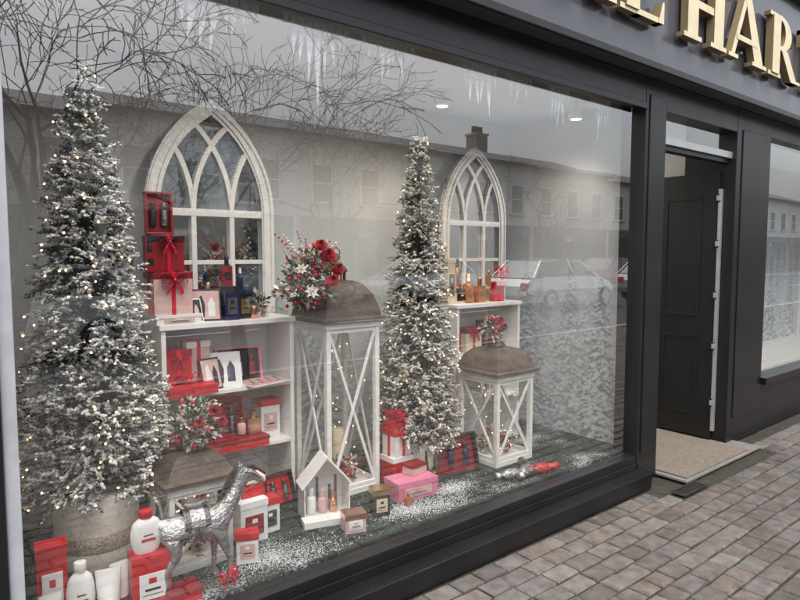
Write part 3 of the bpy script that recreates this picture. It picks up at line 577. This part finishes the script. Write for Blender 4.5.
# ---------------------------------------------------------------- silver horse figurine
def horse(x,y,rz,scl):
    S=[];E=[];Rd=[]
    def add(p,r,par=None):
        S.append(p);Rd.append(r)
        if par is not None: E.append((par,len(S)-1))
        return len(S)-1
    pel=add((-.12,0,.315),.054); lo=add((-.03,0,.305),.050,pel); ch=add((.06,0,.305),.058,lo); br=add((.11,0,.33),.050,ch)
    n1=add((.15,0,.385),.038,br); n2=add((.175,0,.44),.030,n1); po=add((.195,0,.485),.027,n2); h1=add((.235,0,.475),.024,po); h2=add((.27,0,.445),.017,h1); h3=add((.29,0,.425),.016,h2)
    tl=add((-.175,0,.335),.017,pel); t2=add((-.205,0,.28),.020,tl); t3=add((-.215,0,.2),.016,t2); add((-.205,0,.14),.006,t3)
    for s in (-1,1):
        e=add((.185,s*.016,.512),.008,po); add((.185,s*.018,.535),.003,e)
        hx=.0 if s<0 else -.03
        a=add((-.13,s*.038,.26),.038,pel); a=add((-.105+hx*.5,s*.045,.205),.027,a); a=add((-.155+hx,s*.045,.13),.015,a); a=add((-.145+hx,s*.045,.045),.011,a); a=add((-.132+hx,s*.045,.012),.016,a)
        fx=.03 if s<0 else -.02
        a=add((.075,s*.036,.25),.034,ch); a=add((.08+fx*.4,s*.04,.2),.022,a); a=add((.09+fx,s*.04,.125),.014,a); a=add((.085+fx,s*.04,.045),.0105,a); a=add((.095+fx,s*.04,.012),.016,a)
    me=bpy.data.meshes.new('horse_figurine'); me.from_pydata(S,E,[]); me.materials.append(SILV)
    o=bpy.data.objects.new('horse_figurine',me); sc.collection.objects.link(o); o.location=(x,y,F); o.rotation_euler=(0,0,rz); o.scale=(scl,)*3
    bpy.context.view_layer.objects.active=o
    sk=o.modifiers.new('skin','SKIN'); sk.use_smooth_shade=True
    for i,v in enumerate(me.skin_vertices[0].data): v.radius=(Rd[i],Rd[i]); v.use_root=(i==0)
    ss=o.modifiers.new('sub','SUBSURF'); ss.levels=2; ss.render_levels=2
    b=MB()
    for i in range(10):
        a0=-1.9+3.8*i/10; a1=-1.9+3.8*(i+1)/10; r_=.064
        for (xa,xb,mm,e) in ((-.075,.035,SILVD,0),(-.05,.01,SILV,.005)):
            q=[(xx,(r_+e)*math.sin(a)*.98,.306+(r_+e)*math.cos(a)) for a in (a0,a1) for xx in (xa,xb)]; b.add([q[0],q[1],q[3],q[2]],[(0,1,2,3)],mm,smooth=True)
    b.tube([(.03,0,.375),(.02,0,.39),(-.0,0,.38),(-.045,0,.378),(-.07,0,.395)],[.012,.016,.018,.02,.008],SILVD,10)
    for s in (-1,1):
        b.tube([(-.02,s*.07,.3),(-.02,s*.074,.2)],.003,SILVD,5); b.tube([(-.035,s*.074,.185),(-.02,s*.074,.2),(-.005,s*.074,.185),(-.035,s*.074,.185)],.003,SILVD,5)
        b.tube([(.275,s*.02,.44),(.20,s*.045,.42),(.12,s*.058,.385),(.03,s*.03,.385)],.003,BRONZE,5); b.tube([(.272,s*.019,.45),(.235,s*.026,.485),(.2,s*.028,.495)],.003,BRONZE,5)
        b.sphere((.245,s*.021,.475),.0035,BLACKC,6)
        for i in range(8): b.sphere((.13-.012*i*.3,s*(.052-.004*i),.35-.012*i),.0055,SILV,6)
    for i in range(12):
        t=i/11; b.bar((.185-.07*t-.012,0,.515-.125*t),(.185-.07*t-.045,0,.505-.125*t-.02),.016,.012,SILVD,up=(0,1,0))
    b.build('saddle_and_bridle',o)
horse(.865,.15,-.12,.88)

# ---------------------------------------------------------------- icicle stickers on the glass
b=MB(); r=random.Random(21); x=.3
while x<3.6:
    wd=r.uniform(.16,.38); n=r.randint(5,9); big=r.uniform(.5,1.1)
    for i in range(n):
        a=x+wd*i/n; c_=x+wd*(i+1)/n; ln=(.05+.24*math.sin(math.pi*(i+.5)/n))*r.uniform(.5,1.15)*big; sk=r.uniform(-.02,.02)
        b.raw([(a,.006,2.415),(a+(c_-a)*.15,.006,2.415-ln*.4),((a+c_)/2+sk,.006,2.415-ln),(c_-(c_-a)*.1,.006,2.415-ln*.35),(c_-.001,.006,2.415)],DECAL,(1,1,1))
    x+=wd+r.uniform(.04,.30)
b.build('icicle_stickers')

# ---------------------------------------------------------------- ceiling spotlights and added fill lights
def spot(x,y,z,tx,ty,tz,P,col=(1,.93,.83)):
    e=empty('ceiling_spotlight',(x,y,z)); b=MB(); hh=min(.06,2.5-z-.008); b.lathe([(.045,0),(.05,.004),(.05,hh*.7),(.03,hh)],(0,0,0),WHITEC,18); b.lathe([(.034,-.002),(.035,.001)],(0,0,0),M('lamp_face',(1,.93,.82),.4,emit=4),16); b.tube([(0,0,hh),(0,0,2.5-z)],.008,WHITEC,8); b.build('lamp_housing',e)
    l=bpy.data.lights.new('lamp','SPOT'); l.energy=P; l.color=col; l.spot_size=math.radians(130); l.spot_blend=.9; l.shadow_soft_size=.08; o=bpy.data.objects.new('lamp',l); sc.collection.objects.link(o); o.parent=e; o.location=(0,0,-.01)
    d=Vector((tx-x,ty-y,tz-z)); o.rotation_euler=d.to_track_quat('-Z','Y').to_euler()
spot(2.66,.72,2.41,2.5,.65,1.2,32,(1,.82,.60)); spot(3.50,.34,2.38,3.2,.8,1.0,38,(1,.92,.82)); spot(2.15,.12,2.475,2.2,.8,.7,54,(1,.92,.80)); spot(1.35,.12,2.475,1.4,.8,.7,70,(1,.93,.84)); spot(.70,.12,2.475,.65,.45,.5,52,(1,.95,.88))  # the spots up at the header are added unseen to brighten the display
e=empty('added_fill_light',(4.5,1.6,2.57)); b=MB(); b.box(-.3,.3,-.3,.3,-.03,0,M('fill_panel_glow',(1,.96,.9),.5,emit=2)); b.box(-.32,.32,-.32,.32,-.02,.005,WHITEC); b.build('fill_panel',e)  # added glowing panel, out of view, lifts the doorway interior with its area lamp
l=bpy.data.lights.new('lamp','AREA'); l.energy=14; l.size=.5; l.color=(1,.95,.88); o=bpy.data.objects.new('lamp',l); sc.collection.objects.link(o); o.parent=e; o.location=(0,0,-.04)

# ---------------------------------------------------------------- street : ground, pavement, road
b=MB(); b.add([(-200,-200,-.14),(200,-200,-.14),(200,200,-.14),(-200,200,-.14)],[(0,1,2,3)],M('ground_soil',(.12,.12,.09),.9,var=.3,scale=1)); b.build('ground')
b=MB(); b.add([(-120,-15,-.125),(120,-15,-.125),(120,-5.15,-.125),(-120,-5.15,-.125)],[(0,1,2,3)],ASPH); b.build('road')
b=MB()
for i in range(-20,30): b.add([(i*4,-10.15,-.12),(i*4+2,-10.15,-.12),(i*4+2,-10.03,-.12),(i*4,-10.03,-.12)],[(0,1,2,3)],LINE)
b.add([(-60,-5.6,-.12),(80,-5.6,-.12),(80,-5.5,-.12),(-60,-5.5,-.12)],[(0,1,2,3)],M('yellow_line',(.6,.42,.05),.7)); b.build('road_markings')
b=MB(); b.box(-120,120,-5.0,0.0,-.13,-.014,JOINT); b.build('pavement')
b=MB(); 
for i in range(-30,50): b.box(i+.005,i+.995,-5.15,-5.002,-.13,.0,STONEK)
b.build('kerb',None,.01)
b=MB(); b.box(-120,120,-19,-15.15,-.13,.0,CONC); b.build('far_pavement')
b=MB()
for i in range(-30,60): b.box(i+.005,i+.995,-15.148,-15.0,-.13,.01,STONEK)
b.build('far_kerb')
b=MB(); r=random.Random(5); y=-.155
cols=[(.160,.143,.130),(.138,.122,.112),(.178,.160,.146),(.150,.138,.130),(.122,.108,.100),(.168,.140,.124),(.155,.142,.136)]
while y>-4.9:
    rh=.108; x=-3+r.uniform(0,.15); 
    while x<11.5:
        w=r.choice((.12,.15,.17,.17,.19)); x0,x1,y0,y1=x+.004,x+w-.004,y-rh+.004,y-.004
        dz=r.uniform(-.003,.0025); tx=r.uniform(-.0015,.0015); ty=r.uniform(-.0015,.0015)
        if not (y1>-.27 and x1>3.7 and x0<5.13):
            def C(px,py,ins,z):
                jx=r.uniform(-.003,.003); return (px+ins*(1 if px==x0 else -1)+jx,py+ins*(1 if py==y0 else -1)+r.uniform(-.003,.003),z+dz+(tx if px==x0 else -tx)+(ty if py==y0 else -ty))
            c4=((x0,y0),(x1,y0),(x1,y1),(x0,y1)); vs=[C(*p,0,-.02) for p in c4]+[C(*p,.002,-.007) for p in c4]+[C(*p,.011,0.0) for p in c4]
            k=r.choice(cols); v=r.uniform(.90,1.10)*(1+.10*math.sin(x*1.3+y*2.1)); b.add(vs,[(8,9,10,11)]+[(i,(i+1)%4,4+(i+1)%4,4+i) for i in range(4)]+[(4+i,4+(i+1)%4,8+(i+1)%4,8+i) for i in range(4)],PAVER,tuple(q*v for q in k))
        x+=w
    y-=rh
b.build('block_paving')
b=MB()
for i in range(60):
    x=r.uniform(1.5,7); y=r.uniform(-2.2,-.18); a=r.random()*6.28; L_=r.uniform(.006,.016); b.raw([(x,y,.004),(x+L_*math.cos(a),y+L_*math.sin(a),.006),(x+L_*1.3*math.cos(a+.4),y+L_*1.3*math.sin(a+.4),.012)],VCOL,(.13,.08,.04) if i%3 else (.3,.28,.24))
b.build('fallen_leaves')

# ---------------------------------------------------------------- opposite terrace
def house(x0,x1,col,seed,shopc,chim):
    r=random.Random(seed); e=empty('terraced_house'); y=-19; ev=5.9+r.uniform(-.2,.25); W=M('render_%d'%seed,col,.85,var=.08,scale=1.5,bump=.2)
    b=MB(); b.box(x0,x1,y-8,y,0,ev,W); b.build('walls',e)
    b=MB(); rz=ev+1.35; b.add([(x0,y+.25,ev-.05),(x1,y+.25,ev-.05),(x1,y-4,rz),(x0,y-4,rz),(x0,y-8.2,ev-.05),(x1,y-8.2,ev-.05)],[(0,1,2,3),(3,2,5,4),(0,3,4),(1,5,2)],SLATE); b.box(x0,x1,y+.25,y+.35,ev-.12,ev,BLACKC); b.build('roof',e)
    b=MB(); n=3
    for i in range(n):
        cx=x0+(x1-x0)*(i+.5)/n; b.box(cx-.5,cx+.5,y,y+.04,3.5,5.05,WOODW); b.box(cx-.42,cx+.42,y+.04,y+.05,3.58,4.25,SIDEG); b.box(cx-.42,cx+.42,y+.04,y+.05,4.3,4.97,SIDEG); b.box(cx-.58,cx+.58,y,y+.14,3.4,3.5,STONEK)
    b.build('windows',e)
    b=MB(); S=M('shopfront_%d'%seed,shopc,.4); b.box(x0+.2,x1-.2,y,y+.14,2.45,2.95,S); b.box(x0+.2,x1-.2,y,y+.08,0,.5,S)
    for cx in (x0+.2,x0+2.6,x0+3.6,x1-.4): b.box(cx,cx+.2,y,y+.1,.5,2.45,S)
    b.box(x0+.4,x0+2.6,y,y+.03,.5,2.45,SIDEG); b.box(x0+3.8,x1-.4,y,y+.03,.5,2.45,SIDEG); b.box(x0+2.8,x0+3.6,y,y+.04,0,2.2,BLACK); b.build('shopfront',e)
    if chim:
        b=MB(); b.box(x1-.45,x1+.45,y-4.4,y-3.6,ev+.8,rz+.75,BRICKR); b.box(x1-.52,x1+.52,y-4.46,y-3.54,rz+.75,rz+.85,STONEK)
        for i in range(3): b.lathe([(.13,0),(.11,.4),(.13,.42)],(x1-.28+i*.28,y-4,rz+.85),BRICKR,10)
        b.build('chimney',e)
x=-16; pal=[(.62,.60,.56),(.72,.71,.68),(.56,.52,.46),(.72,.72,.70),(.64,.62,.56),(.7,.7,.7),(.55,.5,.44)]
sp=[(.05,.08,.12),(.2,.02,.03),(.02,.06,.04),(.03,.03,.03),(.1,.1,.12)]
for i in range(12): house(x,x+7,pal[i%7],100+i,sp[i%5],i in (1,5,8)); x+=7.0

def car(x,y,rz,col,k):
    e=empty('parked_car',(x,y,-.125)); e.rotation_euler=(0,0,rz); P=M('car_paint_%d'%k,col,.25,metal=.3,coat=1,var=.03); b=MB()
    st=[(-2.15,.45,.72,.70),(-2.05,.30,.92,.80),(-1.5,.25,.98,.86),(-.6,.24,.98,.88),(.5,.24,.97,.88),(1.2,.25,.92,.86),(1.8,.28,.78,.80),(2.1,.35,.62,.70)]
    vs=[];fs=[]
    for (X,zb,zt_,w) in st: vs+=[(X,-w,zb),(X,-w-.02,(zb+zt_)/2),(X,-w+.06,zt_),(X,w-.06,zt_),(X,w+.02,(zb+zt_)/2),(X,w,zb)]
    for s in range(len(st)-1):
        for i in range(6): j=(i+1)%6; fs.append((s*6+i,s*6+j,s*6+6+j,s*6+6+i))
    fs.append(tuple(range(6))); fs.append(tuple(range(len(vs)-1,len(vs)-7,-1))); b.add(vs,fs,P,smooth=False)
    lo=[(-1.95,.78,.95),(-.1,.80,.95),(1.15,.78,.93)]; hi=[(-1.45,.60,1.42),(-.3,.63,1.47),(.35,.60,1.43)]
    vs=[];
    for (X,w,z) in lo: vs+=[(X,-w,z),(X,w,z)]
    for (X,w,z) in hi: vs+=[(X,-w,z),(X,w,z)]
    b.add(vs,[(0,2,8,6),(2,4,10,8),(1,7,9,3),(3,9,11,5),(0,6,7,1),(4,5,11,10)],CGLASS); b.add([(X,sg*w,z+.012) for (X,w,z) in hi for sg in (-1,1)],[(0,2,3,1),(2,4,5,3)],P)
    for sg in (-1,1):
        for i in range(3): a=lo[i];c_=hi[i]; b.bar((a[0],sg*a[1],a[2]),(c_[0],sg*c_[1],c_[2]),.07,.03,P)
        b.bar((hi[0][0],sg*hi[0][1],hi[0][2]),(hi[2][0],sg*hi[2][1],hi[2][2]),.05,.05,P)
        for X in (-1.3,1.35):
            b.T=Matrix.Translation((X,sg*.80,.32))@Matrix.Rotation(math.pi/2,4,'X'); b.lathe([(.2,-.1),(.31,-.1),(.33,-.06),(.33,.06),(.31,.1),(.2,.1)],(0,0,0),RUB,20); b.lathe([(.2,-.105),(.05,-.11),(.05,.11),(.2,.105)],(0,0,0),ALU,12); b.T=Matrix()
        b.box(2.0,2.12,sg*.6-.13,sg*.6+.13,.55,.66,WHITEC); b.box(-2.17,-2.1,sg*.6-.12,sg*.6+.12,.62,.82,RED)
    b.build('body',e)
for k,(x,y,c_) in enumerate(((1.1,-9.0,(.75,.75,.77)),(8.5,-13.9,(.08,.09,.11)),(13.8,-13.9,(.75,.75,.75)),(15.6,-9.6,(.8,.8,.8)),(25,-13.9,(.3,.02,.02)),(22,-9.4,(.35,.37,.4)),(-5,-13.9,(.3,.3,.34)))): car(x,y,0 if k%2 else math.pi,c_,k)

def bare(seed,H,lv_max=6,thick=1):
    r=random.Random(seed); b=MB()
    def br(p,d,L,rad,lv):
        pts=[p];rs=[rad];q=p.copy();dd=d.copy()
        for i in range(4):
            dd=(dd+Vector((r.gauss(0,.15),r.gauss(0,.15),r.gauss(0,.12)+(.05 if lv<4 else -.03)))).normalized(); q=q+dd*L/4; pts.append(q.copy()); rs.append(max(.004*thick,rad*(1-.13*(i+1))))
        b.tube(pts,rs,BARK,7 if lv<2 else (5 if lv<4 else 3))
        if lv>=lv_max: return
        n=4 if lv==0 else r.choice((2,3,3))
        for i in range(n):
            a=6.283*(i+r.random()*.6)/n; u=dd.cross(Vector((.3,.2,1))).normalized(); v=dd.cross(u); sp_=r.uniform(.45,.95)
            nd=(dd+(u*math.cos(a)+v*math.sin(a))*sp_).normalized(); st=pts[-1] if i<2 or lv==0 else pts[r.choice((2,3))]
            br(st,nd,L*r.uniform(.62,.85),rs[-1]*(.78 if i<2 else .55),lv+1)
    br(Vector((0,0,-.05)),Vector((0,0,1)),H,.13*thick,0); return b.mesh('street_tree')
m1=bare(4,1.9,6,1.3); m2=bare(8,2.1,6,1.6); m3=bare(15,1.8,6,1.1)
for (me,x,y,rz,s) in ((m1,.75,-4.5,0,.9),(m3,3.1,-4.7,.9,.8),(m2,12.0,-16,1.4,1.05),(m2,6.5,-16,3.9,.95),(m1,-4,-4.5,2.2,1.0),(m2,23,-16.5,.5,.95)):
    o=bpy.data.objects.new('street_tree',me); sc.collection.objects.link(o); o.location=(x,y,0); o.rotation_euler=(0,0,rz); o.scale=(s,s,s)

# ---------------------------------------------------------------- sky, sun, camera
w=bpy.data.worlds.new('World'); sc.world=w; w.use_nodes=True; nt=w.node_tree; bg=nt.nodes['Background']; sky=nt.nodes.new('ShaderNodeTexSky'); sky.sky_type='NISHITA'; sky.sun_disc=False
EL=math.radians(58); AZ=math.radians(205)
sky.sun_elevation=EL; sky.sun_rotation=AZ; sky.dust_density=5; sky.air_density=1.2
hs=nt.nodes.new('ShaderNodeHueSaturation'); hs.inputs['Saturation'].default_value=.36; hs.inputs['Value'].default_value=1.9; nt.links.new(sky.outputs[0],hs.inputs['Color']); nt.links.new(hs.outputs[0],bg.inputs[0]); bg.inputs[1].default_value=.15
sl=bpy.data.lights.new('sun','SUN'); sl.energy=1.0; sl.angle=math.radians(20); sl.color=(1,.97,.93); so=bpy.data.objects.new('sun',sl); sc.collection.objects.link(so)
sd=Vector((math.sin(AZ)*math.cos(EL),math.cos(AZ)*math.cos(EL),math.sin(EL))); so.rotation_euler=sd.to_track_quat('Z','Y').to_euler(); so.location=(0,-5,12)
cam=bpy.data.cameras.new('camera'); co=bpy.data.objects.new('camera',cam); sc.collection.objects.link(co); co.location=(0,-2.15,1.5); co.rotation_euler=(math.radians(90-4.24),0,math.radians(-39)); cam.lens=27.9; cam.sensor_width=36; cam.clip_start=.05; cam.clip_end=600; sc.camera=co
